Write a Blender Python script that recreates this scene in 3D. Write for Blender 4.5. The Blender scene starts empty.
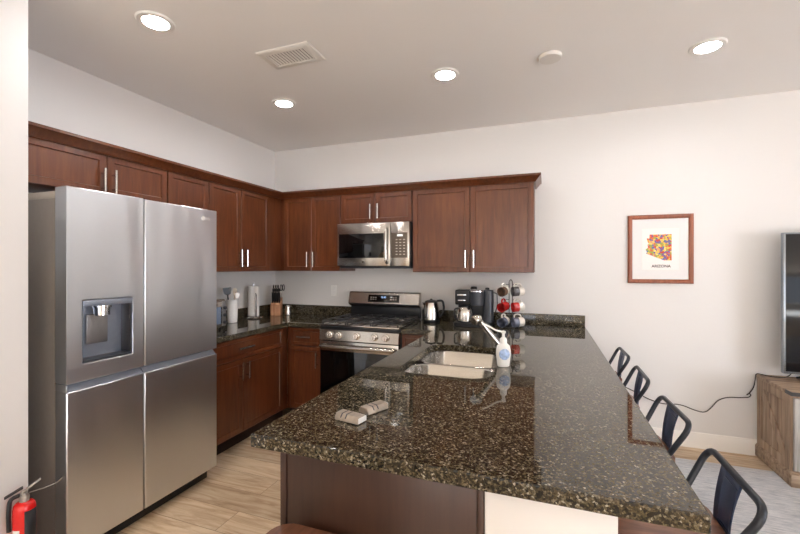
import bpy, bmesh, math, random
from mathutils import Vector, Matrix
S = bpy.context.scene
COL = S.collection
PI = math.pi
R = math.radians

# ------------------------------------------------------------------ camera, world, light, exposure
cam = bpy.data.cameras.new('camera'); cam_o = bpy.data.objects.new('camera', cam); COL.objects.link(cam_o)
cam.sensor_width = 36.0; cam.lens = 399.0 / 800 * 36.0; cam.shift_y = -0.00125; cam.clip_start = 0.02
cam_o.location = (2.90, -3.78, 1.44); cam_o.rotation_euler = (R(90), 0, R(20.1))
S.camera = cam_o
w = bpy.data.worlds.new('daylight'); S.world = w; w.use_nodes = True
wb = w.node_tree.nodes['Background']; wb.inputs[0].default_value = (0.75, 0.86, 1.0, 1); wb.inputs[1].default_value = 1.0

def area_light(name, loc, rot, sx, sy, watts, col):
    l = bpy.data.lights.new(name, 'AREA'); l.shape = 'RECTANGLE'; l.size = sx; l.size_y = sy; l.energy = watts; l.color = col
    o = bpy.data.objects.new(name, l); COL.objects.link(o); o.location = loc; o.rotation_euler = rot
    return o
# daylight coming in through the room's windows (openings are built below), and sunlight added on the floor inside them to brighten the ceiling
area_light('window_daylight', (3.1, -10.07, 1.5), (R(90), 0, 0), 2.3, 2.0, 42, (0.86, 0.90, 1.0))
area_light('window_daylight', (6.0, -10.07, 1.5), (R(90), 0, 0), 2.3, 2.0, 16, (0.86, 0.90, 1.0))
area_light('window_daylight', (8.27, -4.4, 1.25), (R(90), 0, R(90)), 2.4, 2.2, 170, (0.86, 0.90, 1.0))
bounce_sun = bpy.data.lights.new('bounce_sun', 'SUN'); bounce_sun.energy = 100.0; bounce_sun.angle = R(0.6); bounce_sun.color = (0.70, 0.83, 0.97)  # unseen sunlight, added for its bounce off the floor behind the camera
bounce_sun_o = bpy.data.objects.new('bounce_sun', bounce_sun); COL.objects.link(bounce_sun_o); bounce_sun_o.rotation_euler = (R(49), 0, R(6))
S.cycles.diffuse_bounces = 8; S.cycles.max_bounces = 14
S.view_settings.view_transform = 'Standard'; S.view_settings.look = 'None'
S.view_settings.exposure = 0.1; S.view_settings.gamma = 1.0; S.view_settings.use_curve_mapping = False

# ------------------------------------------------------------------ materials
def lin(c):
    return tuple((x / 12.92 if x <= 0.04045 else ((x + 0.055) / 1.055) ** 2.4) for x in (v / 255 for v in c)) + (1,)
MATS = {}
def mat(name, col=(200, 200, 200), rough=0.5, metal=0.0, spec=0.5, coat=0.0, emit=None, estr=0.0, trans=0.0, ior=1.45, vary=0.0, vscale=40, aniso=0.0):
    m = bpy.data.materials.new(name); m.use_nodes = True; nt = m.node_tree; b = nt.nodes['Principled BSDF']
    b.inputs['Base Color'].default_value = lin(col); b.inputs['Roughness'].default_value = rough; b.inputs['Metallic'].default_value = metal
    b.inputs['Specular IOR Level'].default_value = spec; b.inputs['Coat Weight'].default_value = coat; b.inputs['IOR'].default_value = ior
    b.inputs['Transmission Weight'].default_value = trans
    if coat: b.inputs['Coat Roughness'].default_value = 0.12
    if emit: b.inputs['Emission Color'].default_value = lin(emit); b.inputs['Emission Strength'].default_value = estr
    if vary:
        tc, n, r = N(nt, 'ShaderNodeTexCoord'), N(nt, 'ShaderNodeTexNoise'), N(nt, 'ShaderNodeValToRGB')
        n.inputs['Scale'].default_value = vscale; n.inputs['Detail'].default_value = 4
        L(nt, tc.outputs['Object'], n.inputs['Vector']); L(nt, n.outputs['Fac'], r.inputs['Fac'])
        c = lin(col); e = r.color_ramp.elements
        e[0].position = 0.3; e[1].position = 0.7
        e[0].color = tuple(x * (1 - vary) for x in c[:3]) + (1,); e[1].color = tuple(min(1, x * (1 + vary)) for x in c[:3]) + (1,)
        L(nt, r.outputs['Color'], b.inputs['Base Color'])
    MATS[name] = m
    return m
def N(nt, t): return nt.nodes.new(t)
def L(nt, a, b): nt.links.new(a, b)
def ramp(nt, src, stops, interp='LINEAR'):
    r = N(nt, 'ShaderNodeValToRGB'); r.color_ramp.interpolation = interp
    e = r.color_ramp.elements
    while len(e) < len(stops): e.new(0.5)
    for i, (p, c) in enumerate(stops):
        e[i].position = p; e[i].color = lin(c) if max(c) > 1 or len(c) == 3 else c
    L(nt, src, r.inputs['Fac']); return r
def coords(nt, scale=(1, 1, 1), rot=(0, 0, 0), kind='Object'):
    tc, mp = N(nt, 'ShaderNodeTexCoord'), N(nt, 'ShaderNodeMapping')
    mp.inputs['Scale'].default_value = scale; mp.inputs['Rotation'].default_value = rot
    L(nt, tc.outputs[kind], mp.inputs['Vector']); return mp.outputs['Vector']
def noise(nt, vec, scale, detail=4, rough=0.5, dist=0.0):
    n = N(nt, 'ShaderNodeTexNoise'); n.inputs['Scale'].default_value = scale; n.inputs['Detail'].default_value = detail
    n.inputs['Roughness'].default_value = rough; n.inputs['Distortion'].default_value = dist
    if vec is not None: L(nt, vec, n.inputs['Vector'])
    return n
def mix(nt, a, b, f, mode='MIX'):
    m = N(nt, 'ShaderNodeMix'); m.data_type = 'RGBA'; m.blend_type = mode
    for sock, v in ((m.inputs[0], f), (m.inputs[6], a), (m.inputs[7], b)):
        if hasattr(v, 'is_linked'): L(nt, v, sock)
        elif isinstance(v, (int, float)): sock.default_value = v
        else: sock.default_value = lin(v)
    return m.outputs[2]
def bump(nt, h, strength, dist=0.01):
    b = N(nt, 'ShaderNodeBump'); b.inputs['Strength'].default_value = strength; b.inputs['Distance'].default_value = dist
    L(nt, h, b.inputs['Height']); return b.outputs['Normal']

def paint(name, col, rough=0.6):
    m = mat(name, col, rough, spec=0.3); nt = m.node_tree; b = nt.nodes['Principled BSDF']
    n = noise(nt, coords(nt), 45, 3)
    L(nt, bump(nt, n.outputs['Fac'], 0.12, 0.004), b.inputs['Normal'])
    return m
paint('wall_paint', (222, 219, 216)); paint('ceiling_paint', (238, 236, 234)); paint('trim_paint', (236, 232, 226), 0.4)

def wood(name, dark, midc, light, rough=0.3, coat=0.35, scale=(14, 14, 1.2), sc=2.5):
    m = mat(name, midc, rough, coat=coat); nt = m.node_tree; b = nt.nodes['Principled BSDF']
    v = coords(nt, scale)
    n1 = noise(nt, v, sc, 6, 0.6, 0.6); n2 = noise(nt, coords(nt, (1, 1, 1)), 3.0, 2)
    r1 = ramp(nt, n1.outputs['Fac'], [(0.3, dark), (0.5, midc), (0.72, light)])
    r2 = ramp(nt, n2.outputs['Fac'], [(0.35, (226, 226, 226)), (0.65, (255, 255, 255))])
    L(nt, mix(nt, r1.outputs['Color'], r2.outputs['Color'], 1.0, 'MULTIPLY'), b.inputs['Base Color'])
    b.inputs['Coat Roughness'].default_value = 0.2
    return m
wood('cherry_wood', (84, 42, 22), (99, 52, 27), (114, 64, 35))
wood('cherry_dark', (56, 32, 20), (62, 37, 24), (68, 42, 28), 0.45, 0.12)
wood('seat_wood', (92, 56, 40), (122, 80, 60), (150, 104, 80), 0.35, 0.3, (2, 14, 14))
wood('frame_wood', (132, 66, 38), (152, 80, 48), (168, 92, 58), 0.3, 0.4)
wood('block_wood', (150, 100, 70), (184, 134, 98), (204, 156, 120), 0.5, 0.0)
wood('barn_wood', (120, 98, 80), (160, 136, 114), (188, 166, 144), 0.7, 0.0, (16, 16, 1.0), 2.2)
wood('barn_plank', (120, 98, 80), (160, 136, 114), (188, 166, 144), 0.7, 0.0, (1.0, 16, 16), 2.2)
wood('barn_glare', (140, 136, 130), (176, 172, 166), (200, 197, 192), 0.7, 0.0, (16, 16, 1.0), 2.2)  # greyed barn wood: daylight glare on the stand doors put into the colour

def granite():
    m = mat('granite', (70, 64, 54), 0.025, spec=0.62); nt = m.node_tree; b = nt.nodes['Principled BSDF']
    v0 = coords(nt); nz = noise(nt, v0, 28, 3)
    vm = N(nt, 'ShaderNodeMix'); vm.data_type = 'VECTOR'; vm.inputs[0].default_value = 0.012
    L(nt, v0, vm.inputs[4]); L(nt, nz.outputs['Color'], vm.inputs[5]); v = vm.outputs[1]
    vo = N(nt, 'ShaderNodeTexVoronoi'); vo.inputs['Scale'].default_value = 190; vo.inputs['Randomness'].default_value = 1; L(nt, v, vo.inputs['Vector'])
    sep = N(nt, 'ShaderNodeSeparateColor'); L(nt, vo.outputs['Color'], sep.inputs['Color'])
    big = noise(nt, v0, 16, 4, 0.6)
    ad = N(nt, 'ShaderNodeMath'); ad.operation = 'MULTIPLY_ADD'; ad.inputs[1].default_value = 0.3; L(nt, big.outputs['Fac'], ad.inputs[0]); L(nt, sep.outputs[0], ad.inputs[2])
    sb = N(nt, 'ShaderNodeMath'); sb.operation = 'SUBTRACT'; sb.inputs[1].default_value = 0.15; L(nt, ad.outputs[0], sb.inputs[0])
    r = ramp(nt, sb.outputs[0], [(0.0, (36, 32, 25)), (0.26, (60, 53, 40)), (0.46, (82, 72, 54)), (0.66, (100, 90, 70)), (0.84, (121, 112, 94)), (0.95, (158, 151, 137))], 'CONSTANT')
    vo2 = N(nt, 'ShaderNodeTexVoronoi'); vo2.inputs['Scale'].default_value = 300; L(nt, v0, vo2.inputs['Vector'])
    sep2 = N(nt, 'ShaderNodeSeparateColor'); L(nt, vo2.outputs['Color'], sep2.inputs['Color'])
    r2 = ramp(nt, sep2.outputs[1], [(0.0, (150, 150, 146)), (0.35, (214, 214, 210)), (0.8, (255, 255, 250))], 'CONSTANT')
    L(nt, mix(nt, r.outputs['Color'], r2.outputs['Color'], 0.8, 'MULTIPLY'), b.inputs['Base Color'])
    return m
granite()

def steel(name, col, rough, axis=(1, 1, 90), warp=0.0, aniso=0.5):
    m = mat(name, col, rough, metal=1.0); nt = m.node_tree; b = nt.nodes['Principled BSDF']
    n = noise(nt, coords(nt, axis), 6, 3)
    r = ramp(nt, n.outputs['Fac'], [(0.3, tuple(c * 0.975 for c in col)), (0.7, tuple(min(255, c * 1.015) for c in col))])
    L(nt, r.outputs['Color'], b.inputs['Base Color'])
    rr = N(nt, 'ShaderNodeMapRange'); rr.inputs[3].default_value = rough * 0.95; rr.inputs[4].default_value = rough * 1.06
    L(nt, n.outputs['Fac'], rr.inputs[0]); L(nt, rr.outputs[0], b.inputs['Roughness'])
    if warp:
        for k in ('Base Color', 'Roughness'):
            for l in list(b.inputs[k].links): nt.links.remove(l)
        b.inputs['Anisotropic'].default_value = 0.0
        n2 = noise(nt, coords(nt, (3.0, 3.0, 0.6)), 1.3, 1)
        L(nt, bump(nt, n2.outputs['Fac'], 1.0, warp), b.inputs['Normal'])
    return m
steel('fridge_steel', (226, 230, 235), 0.33, (9, 9, 0.5), 0.032)
steel('brushed_steel', (186, 180, 172), 0.24, (1.2, 60, 60))
steel('sink_steel', (182, 178, 172), 0.26, (2, 40, 40))
steel('handle_nickel', (205, 203, 200), 0.24, (40, 40, 2))
mat('chrome', (225, 225, 228), 0.07, 1.0)
mat('kettle_steel', (205, 200, 195), 0.14, 1.0, vary=0.03, vscale=20)
mat('case_grey', (150, 143, 136), 0.45, 0.25, vary=0.03)
mat('door_edge', (148, 146, 146), 0.4, 0.7, vary=0.03)
mat('beige_plastic', (196, 188, 176), 0.5, vary=0.03)
mat('toaster_glass', (120, 134, 156), 0.06, vary=0.05)
mat('recess_grey', (150, 157, 170), 0.35, 0.6, vary=0.03)
mat('dark_recess', (64, 62, 64), 0.3, 0.3, vary=0.05)
mat('black_plastic', (20, 20, 22), 0.32, vary=0.1)
mat('black_satin', (28, 28, 30), 0.4, vary=0.1)
mat('dark_grey_plastic', (62, 64, 70), 0.35, vary=0.06)
mat('black_glass', (8, 8, 9), 0.05, spec=0.6, vary=0.1)
mat('oven_glass', (12, 11, 10), 0.05, spec=0.6, vary=0.1)
mat('panel_grey', (92, 80, 68), 0.3, vary=0.05)
mat('black_iron', (52, 50, 50), 0.38, vary=0.12)
mat('gunmetal', (52, 54, 60), 0.32, 0.55, vary=0.12, vscale=12)
mat('splat_navy', (56, 68, 94), 0.3, 0.5, vary=0.15, vscale=10)
mat('white_plastic', (238, 236, 232), 0.4, vary=0.01)
mat('white_gloss', (240, 238, 235), 0.15, coat=0.3, vary=0.01)
mat('vent_white', (226, 222, 216), 0.45, vary=0.01)
mat('vent_dark', (104, 98, 92), 0.8, vary=0.1)
mat('lens', (255, 255, 255), 0.4, emit=(252, 252, 255), estr=205.0)
mat('paper', (234, 231, 228), 0.9, vary=0.02, vscale=120)
mat('mat_board', (226, 224, 222), 0.85, vary=0.01)
mat('ink', (84, 62, 60), 0.8, vary=0.1)
mat('red_paint', (214, 22, 20), 0.25, coat=0.4, vary=0.04)
mat('red_glaze', (188, 34, 32), 0.2, coat=0.3, vary=0.06)
mat('brown_glaze', (112, 88, 74), 0.25, coat=0.3, vary=0.1)
mat('grey_glaze', (86, 82, 82), 0.25, coat=0.3, vary=0.1)
mat('blue_glaze', (104, 108, 124), 0.25, coat=0.3, vary=0.1)
mat('cream_glaze', (232, 226, 216), 0.2, coat=0.3, vary=0.03)
mat('label_white', (232, 230, 226), 0.6, vary=0.03)
mat('blue_print', (168, 190, 226), 0.4, vary=0.3, vscale=90)
mat('screen', (16, 18, 22), 0.08, spec=0.5, vary=0.1)
mat('tv_silver', (150, 158, 166), 0.25, 0.8, vary=0.03)
mat('display_blue', (20, 24, 34), 0.2, emit=(170, 205, 255), estr=1.6)
mat('display_white', (20, 24, 34), 0.2, emit=(240, 240, 235), estr=1.2)
mat('key_print', (206, 196, 182), 0.5, vary=0.05)
mat('knob_steel', (224, 218, 210), 0.25, 0.85, vary=0.03)
mat('glass', (245, 248, 248), 0.03, trans=1.0, ior=1.45)
mat('dark_coffee_glass', (120, 120, 120), 0.05, trans=0.6, metal=0.3)
mat('wire_grey', (170, 166, 160), 0.4, 0.7, vary=0.05)
mat('cord_black', (44, 36, 32), 0.6, vary=0.1)
mat('beige_utensil', (214, 200, 178), 0.6, vary=0.05)
mat('toekick', (40, 22, 16), 0.6, vary=0.1)
mat('window_sky', (230, 240, 250), 0.1, vary=0.01)

def floor_mat():
    m = mat('plank_floor', (205, 180, 150), 0.38, spec=0.4); nt = m.node_tree; b = nt.nodes['Principled BSDF']
    br = N(nt, 'ShaderNodeTexBrick'); br.offset = 0.37; br.squash = 1
    for k, v in (('Scale', 1.0), ('Mortar Size', 0.0016), ('Mortar Smooth', 0.2), ('Bias', 0.0), ('Brick Width', 1.22), ('Row Height', 0.182)): br.inputs[k].default_value = v
    br.inputs['Color1'].default_value = (0, 0, 0, 1); br.inputs['Color2'].default_value = (1, 1, 1, 1); br.inputs['Mortar'].default_value = (0.5, 0.5, 0.5, 1)
    L(nt, coords(nt), br.inputs['Vector'])
    # each plank shifts the grain so that boards do not run on into each other
    vm = N(nt, 'ShaderNodeVectorMath'); vm.operation = 'MULTIPLY_ADD'; vm.inputs[1].default_value = (7, 3, 0)
    L(nt, br.outputs['Color'], vm.inputs[0]); L(nt, coords(nt, (1.4, 11, 1)), vm.inputs[2])
    g = noise(nt, vm.outputs[0], 1.5, 7, 0.62, 1.4)
    rg = ramp(nt, g.outputs['Fac'], [(0.26, (148, 118, 88)), (0.42, (200, 173, 141)), (0.55, (219, 197, 168)), (0.75, (234, 216, 190))])
    tone = ramp(nt, br.outputs['Color'], [(0.0, (206, 200, 194)), (1.0, (255, 253, 250))])
    c = mix(nt, rg.outputs['Color'], tone.outputs['Color'], 0.9, 'MULTIPLY')
    L(nt, mix(nt, c, (130, 104, 80), br.outputs['Fac']), b.inputs['Base Color'])
    return m
floor_mat()
def rug_mat():
    m = mat('rug_pile', (190, 196, 204), 0.95, spec=0.1); nt = m.node_tree; b = nt.nodes['Principled BSDF']
    n1 = noise(nt, coords(nt, (3, 26, 1)), 3.0, 7, 0.75); n2 = noise(nt, coords(nt), 1.4, 3)
    r1 = ramp(nt, n1.outputs['Fac'], [(0.32, (160, 166, 178)), (0.47, (208, 210, 215)), (0.6, (230, 230, 232)), (0.75, (242, 241, 239))])
    r2 = ramp(nt, n2.outputs['Fac'], [(0.35, (228, 226, 224)), (0.65, (255, 255, 255))])
    L(nt, mix(nt, r1.outputs['Color'], r2.outputs['Color'], 1.0, 'MULTIPLY'), b.inputs['Base Color'])
    L(nt, bump(nt, noise(nt, coords(nt, (1, 2.4, 1)), 180, 2).outputs['Fac'], 0.6, 0.006), b.inputs['Normal'])
rug_mat()
def mosaic_mat():
    m = mat('map_mosaic', (200, 160, 90), 0.7); nt = m.node_tree; b = nt.nodes['Principled BSDF']
    v = coords(nt); vo = N(nt, 'ShaderNodeTexVoronoi'); vo.inputs['Scale'].default_value = 70; L(nt, v, vo.inputs['Vector'])
    sep = N(nt, 'ShaderNodeSeparateColor'); L(nt, vo.outputs['Color'], sep.inputs['Color'])
    r = ramp(nt, sep.outputs[0], [(0.0, (232, 196, 84)), (0.16, (214, 120, 62)), (0.3, (120, 98, 150)), (0.44, (150, 168, 82)), (0.56, (206, 76, 62)), (0.68, (240, 214, 120)), (0.8, (98, 110, 168)), (0.9, (224, 160, 110))], 'CONSTANT')
    n = noise(nt, v, 40, 3)
    L(nt, mix(nt, r.outputs['Color'], n.outputs['Color'], 0.18, 'OVERLAY'), b.inputs['Base Color'])
mosaic_mat()

# ------------------------------------------------------------------ mesh helpers
def T(x=0, y=0, z=0): return Matrix.Translation((x, y, z))
def RZ(a): return Matrix.Rotation(R(a), 4, 'Z')
def RX(a): return Matrix.Rotation(R(a), 4, 'X')
def RY(a): return Matrix.Rotation(R(a), 4, 'Y')
def fillet(pts, r, n=5):
    out = [Vector(pts[0])]
    for a, b, c in zip(pts, pts[1:], pts[2:]):
        a, b, c = Vector(a), Vector(b), Vector(c)
        u, v = (a - b), (c - b); d = min(r, u.length * 0.49, v.length * 0.49)
        p, q = b + u.normalized() * d, b + v.normalized() * d
        for i in range(n + 1):
            t = i / n; out.append(p * (1 - t) ** 2 + b * 2 * t * (1 - t) + q * t * t)
    out.append(Vector(pts[-1])); return out
def rrect(x0, x1, y0, y1, r, n=6):
    pts = []
    for cx, cy, a0 in ((x1 - r, y0 + r, -90), (x1 - r, y1 - r, 0), (x0 + r, y1 - r, 90), (x0 + r, y0 + r, 180)):
        for i in range(n + 1):
            a = R(a0 + 90 * i / n); pts.append((cx + r * math.cos(a), cy + r * math.sin(a)))
    return pts

class MB:
    def __init__(s): s.bm = bmesh.new()
    def _t(s, verts, M):
        if M is not None: bmesh.ops.transform(s.bm, matrix=M, verts=verts)
    def box(s, x0, x1, y0, y1, z0, z1, bev=0.0, seg=2, M=None):
        r = bmesh.ops.create_cube(s.bm, size=1.0); v = r['verts']
        bmesh.ops.transform(s.bm, matrix=T((x0 + x1) / 2, (y0 + y1) / 2, (z0 + z1) / 2) @ Matrix.Diagonal((x1 - x0, y1 - y0, z1 - z0, 1)), verts=v)
        if bev:
            es = list({e for q in v for e in q.link_edges})
            b = bmesh.ops.bevel(s.bm, geom=es, offset=bev, segments=seg, affect='EDGES', profile=0.5)
            v = list({q for f in b['faces'] for q in f.verts} | {q for q in v if q.is_valid})
        s._t(v, M); return s
    def rings(s, loops, closed=True, cap0=True, cap1=True, M=None):
        vs = [[s.bm.verts.new(p) for p in lp] for lp in loops]
        n = len(vs[0])
        for a, b in zip(vs, vs[1:]):
            for i in range(n if closed else n - 1):
                j = (i + 1) % n
                try: s.bm.faces.new((a[i], a[j], b[j], b[i]))
                except ValueError: pass
        if closed and cap0: s.bm.faces.new(list(reversed(vs[0])))
        if closed and cap1: s.bm.faces.new(vs[-1])
        s._t([q for l in vs for q in l], M); return s
    def lathe(s, prof, n=24, M=None, cap0=True, cap1=True):
        loops = [[(r * math.cos(2 * PI * i / n), r * math.sin(2 * PI * i / n), z) for i in range(n)] for r, z in prof]
        return s.rings(loops, True, cap0, cap1, M)
    def cyl(s, r, z0, z1, n=20, M=None, bev=0.0):
        if bev: return s.lathe([(r - bev, z0), (r, z0 + bev), (r, z1 - bev), (r - bev, z1)], n, M)
        return s.lathe([(r, z0), (r, z1)], n, M)
    def tube(s, pts, r, n=10, closed=False, M=None, flat=None):
        pts = [Vector(p) for p in pts]; m = len(pts); loops = []
        rr = r if isinstance(r, (list, tuple)) else [r] * m
        tan = []
        for i in range(m):
            a = pts[i - 1] if (i > 0 or closed) else pts[i]; b = pts[(i + 1) % m] if (i < m - 1 or closed) else pts[i]
            tan.append((b - a).normalized())
        up = Vector((0, 0, 1)) if abs(tan[0].z) < 0.9 else Vector((1, 0, 0))
        nrm = (up - tan[0] * up.dot(tan[0])).normalized()
        for i in range(m):
            nrm = (nrm - tan[i] * nrm.dot(tan[i]))
            nrm = nrm.normalized() if nrm.length > 1e-6 else tan[i].orthogonal().normalized()
            bn = tan[i].cross(nrm); f = flat or 1.0
            loops.append([tuple(pts[i] + nrm * (rr[i] * math.cos(2 * PI * k / n)) + bn * (rr[i] * f * math.sin(2 * PI * k / n))) for k in range(n)])
        if closed: loops.append(loops[0]); 
        s.rings(loops, True, not closed, not closed, M)
        if closed: bmesh.ops.remove_doubles(s.bm, verts=s.bm.verts, dist=1e-6)
        return s
    def plate(s, outer, holes, z0, z1, M=None):
        """a flat plate with holes: outlines in XY, thickness along Z"""
        es = []; vs = []
        for lp in [outer] + list(holes):
            q = [s.bm.verts.new((p[0], p[1], z0)) for p in lp]; vs += q
            es += [s.bm.edges.new((q[i], q[(i + 1) % len(q)])) for i in range(len(q))]
        if holes:
            f = [g for g in bmesh.ops.triangle_fill(s.bm, use_beauty=True, use_dissolve=False, edges=es)['geom'] if isinstance(g, bmesh.types.BMFace)]
        else: f = [s.bm.faces.new(vs)]
        e = bmesh.ops.extrude_face_region(s.bm, geom=f)
        nv = [g for g in e['geom'] if isinstance(g, bmesh.types.BMVert)]
        bmesh.ops.translate(s.bm, verts=nv, vec=(0, 0, z1 - z0))
        s._t(vs + nv, M); return s
    def door(s, w, h, t=0.02, fr=0.058, dep=0.008, M=None):
        """a shaker front: x 0..w, z 0..h, front face at y=-t"""
        r = bmesh.ops.create_cube(s.bm, size=1.0); v = r['verts']
        bmesh.ops.transform(s.bm, matrix=T(w / 2, -t / 2, h / 2) @ Matrix.Diagonal((w, t, h, 1)), verts=v)
        ff = [f for f in {f for q in v for f in q.link_faces} if f.calc_center_median().y < -t * 0.9][0]
        es = list(ff.edges)
        b = bmesh.ops.bevel(s.bm, geom=es, offset=0.0025, segments=1, affect='EDGES')
        allv = {q for q in v if q.is_valid} | {q for f in b['faces'] for q in f.verts}
        ff = min({f for q in allv for f in q.link_faces}, key=lambda f: (round(f.calc_center_median().y, 5), -f.calc_area()))
        bmesh.ops.inset_region(s.bm, faces=[ff], thickness=fr - 0.0025, depth=0)
        i2 = bmesh.ops.inset_region(s.bm, faces=[ff], thickness=0.006, depth=-dep)
        s.bm.normal_update()
        allv = {q for q in s.bm.verts} if M is None else None
        if M is not None:
            seen = set(); st = [ff.verts[0]]
            while st:
                q = st.pop()
                if q in seen: continue
                seen.add(q); st += [e.other_vert(q) for e in q.link_edges]
            bmesh.ops.transform(s.bm, matrix=M, verts=list(seen))
        return s
    def sweep(s, path, prof):
        """sweep a closed (offset, z) profile along an XY path; offset goes to the path's right-hand side"""
        P = [Vector((p[0], p[1])) for p in path]; loops = []
        for i, p in enumerate(P):
            d0 = (P[i] - P[i - 1]).normalized() if i else (P[1] - P[0]).normalized()
            d1 = (P[i + 1] - P[i]).normalized() if i < len(P) - 1 else d0
            n0, n1 = Vector((d0.y, -d0.x)), Vector((d1.y, -d1.x)); b = (n0 + n1); b = b / (1 + n0.dot(n1))
            loops.append([(p.x + b.x * o, p.y + b.y * o, z) for o, z in prof])
        return s.rings(loops, True)
    def build(s, name, m, parent=None, world=True, bevel=0.0, solid=0.0, smooth=35, sub=0, origin=None):
        bm = s.bm
        bmesh.ops.recalc_face_normals(bm, faces=bm.faces)
        off = Vector((0, 0, 0)); o_loc = Vector((0, 0, 0))
        if parent is not None:
            if world:
                q = parent
                while q is not None: off += q.location; q = q.parent
        elif world:
            xs = [v.co.x for v in bm.verts]; ys = [v.co.y for v in bm.verts]; zs = [v.co.z for v in bm.verts]
            off = Vector(((min(xs) + max(xs)) / 2, (min(ys) + max(ys)) / 2, min(zs))); o_loc = off.copy()
        bmesh.ops.translate(bm, verts=bm.verts, vec=-off)
        for f in bm.faces: f.smooth = True
        for e in bm.edges:
            if len(e.link_faces) == 2 and e.calc_face_angle(0) > R(smooth): e.smooth = False
        me = bpy.data.meshes.new(name); bm.to_mesh(me); bm.free()
        me.materials.append(MATS[m] if isinstance(m, str) else m)
        o = bpy.data.objects.new(name, me); COL.objects.link(o)
        if parent is not None: o.parent = parent
        else: o.location = o_loc
        if solid:
            d = o.modifiers.new('solid', 'SOLIDIFY'); d.thickness = solid; d.offset = 1
        if bevel:
            d = o.modifiers.new('bevel', 'BEVEL'); d.width = bevel; d.segments = 2; d.limit_method = 'ANGLE'; d.angle_limit = R(40)
        return o

def tag(o, label, cat, group=None):
    o['label'] = label; o['category'] = cat
    if group: o['group'] = group
    return o
def thing(name, label, cat, loc=(0, 0, 0), rotz=0, group=None):
    o = bpy.data.objects.new(name, None); COL.objects.link(o); o.empty_display_size = 0.05
    o.location = loc; o.rotation_euler = (0, 0, R(rotz))
    return tag(o, label, cat, group)
def struct(o): o['kind'] = 'structure'; return o
def copy_tree(o, parent=None):
    c = o.copy(); COL.objects.link(c)
    if parent is not None: c.parent = parent
    for ch in list(o.children): copy_tree(ch, c)
    return c
def text_mesh(name, body, size, m, parent, M, depth=0.0004, bold=0.0):
    cu = bpy.data.curves.new(name, 'FONT'); cu.body = body; cu.size = size; cu.align_x = 'CENTER'; cu.align_y = 'CENTER'; cu.extrude = depth; cu.offset = bold
    t = bpy.data.objects.new(name, cu); COL.objects.link(t)
    bpy.context.view_layer.update()
    me = bpy.data.meshes.new_from_object(t.evaluated_get(bpy.context.evaluated_depsgraph_get()))
    bpy.data.objects.remove(t); bpy.data.curves.remove(cu)
    off = Vector((0, 0, 0)); q = parent
    while q is not None: off += q.location; q = q.parent
    me.transform(T(*(-off)) @ M); me.materials.clear(); me.materials.append(MATS[m]); me.name = name
    o = bpy.data.objects.new(name, me); COL.objects.link(o); o.parent = parent
    return o
FACE_Y = RX(90)                       # XY drawing -> upright, facing -Y
FACE_X = RZ(90) @ RX(90)              # upright, facing +X

# ------------------------------------------------------------------ room shell
XR, YF, H = 8.2, -10.0, 2.74
struct(MB().box(-0.12, XR + 0.12, YF - 0.12, 0.12, -0.1, 0).build('floor', 'plank_floor'))
struct(MB().box(-0.12, XR + 0.12, YF - 0.12, 0.12, H, H + 0.1).build('ceiling', 'ceiling_paint'))
struct(MB().box(-0.12, XR + 0.12, 0, 0.12, 0, H).build('wall_back', 'wall_paint'))
struct(MB().box(-0.12, 0, -2.695, 0, 0, H).build('wall_left', 'wall_paint'))
struct(MB().box(-0.12, 0.77, YF, -2.695, 0, H, 0.008, 2).build('wall_near', 'wall_paint'))
# wall behind the camera and wall on the right, with their window openings
def holed_wall(name, u0, u1, holes, M):
    hs = [[(a, b), (c, b), (c, d), (a, d)] for a, c, b, d in holes]
    return struct(MB().plate([(u0, 0), (u1, 0), (u1, H), (u0, H)], hs, 0, 0.12, M).build(name, 'wall_paint'))
holed_wall('wall_front', 0.77, XR + 0.12, [(1.9, 4.3, 0.45, 2.55), (4.8, 7.2, 0.45, 2.55)], T(0, YF, 0) @ RX(90))
holed_wall('wall_right', YF, 0.0, [(-5.65, -3.15, 0.12, 2.4)], T(XR, 0, 0) @ RZ(90) @ RX(90))
def window(name, w, h, M):
    fo = [(0, 0), (w, 0), (w, h), (0, h)]
    g = w / 2
    o = MB().plate(fo, [[(.05, .05), (g - .03, .05), (g - .03, h - .05), (.05, h - .05)], [(g + .03, .05), (w - .05, .05), (w - .05, h - .05), (g + .03, h - .05)]], 0, 0.05, M).build(name, 'trim_paint')
    return struct(o)
window('window_1', 2.4, 2.1, T(1.9, YF, 0.45) @ RX(90))
window('window_2', 2.4, 2.1, T(4.8, YF, 0.45) @ RX(90))
window('window_3', 2.5, 2.28, T(XR, -5.65, 0.12) @ RZ(90) @ RX(90))
# half wall carrying the bar side of the peninsula
struct(MB().box(2.748, 3.06, -2.72, -0.001, 0, 0.872, 0.004).build('wall_peninsula', 'wall_paint'))
def base_prof(): return [(0, 0), (0.013, 0), (0.013, 0.105), (0.008, 0.122), (0, 0.122)]
struct(MB().sweep([(XR, -0.001), (3.06, -0.001)][::-1], base_prof()).build('baseboard_back', 'trim_paint'))
struct(MB().sweep([(XR, YF), (XR, -5.7)][::-1], base_prof()).build('baseboard_right', 'trim_paint'))

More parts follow.
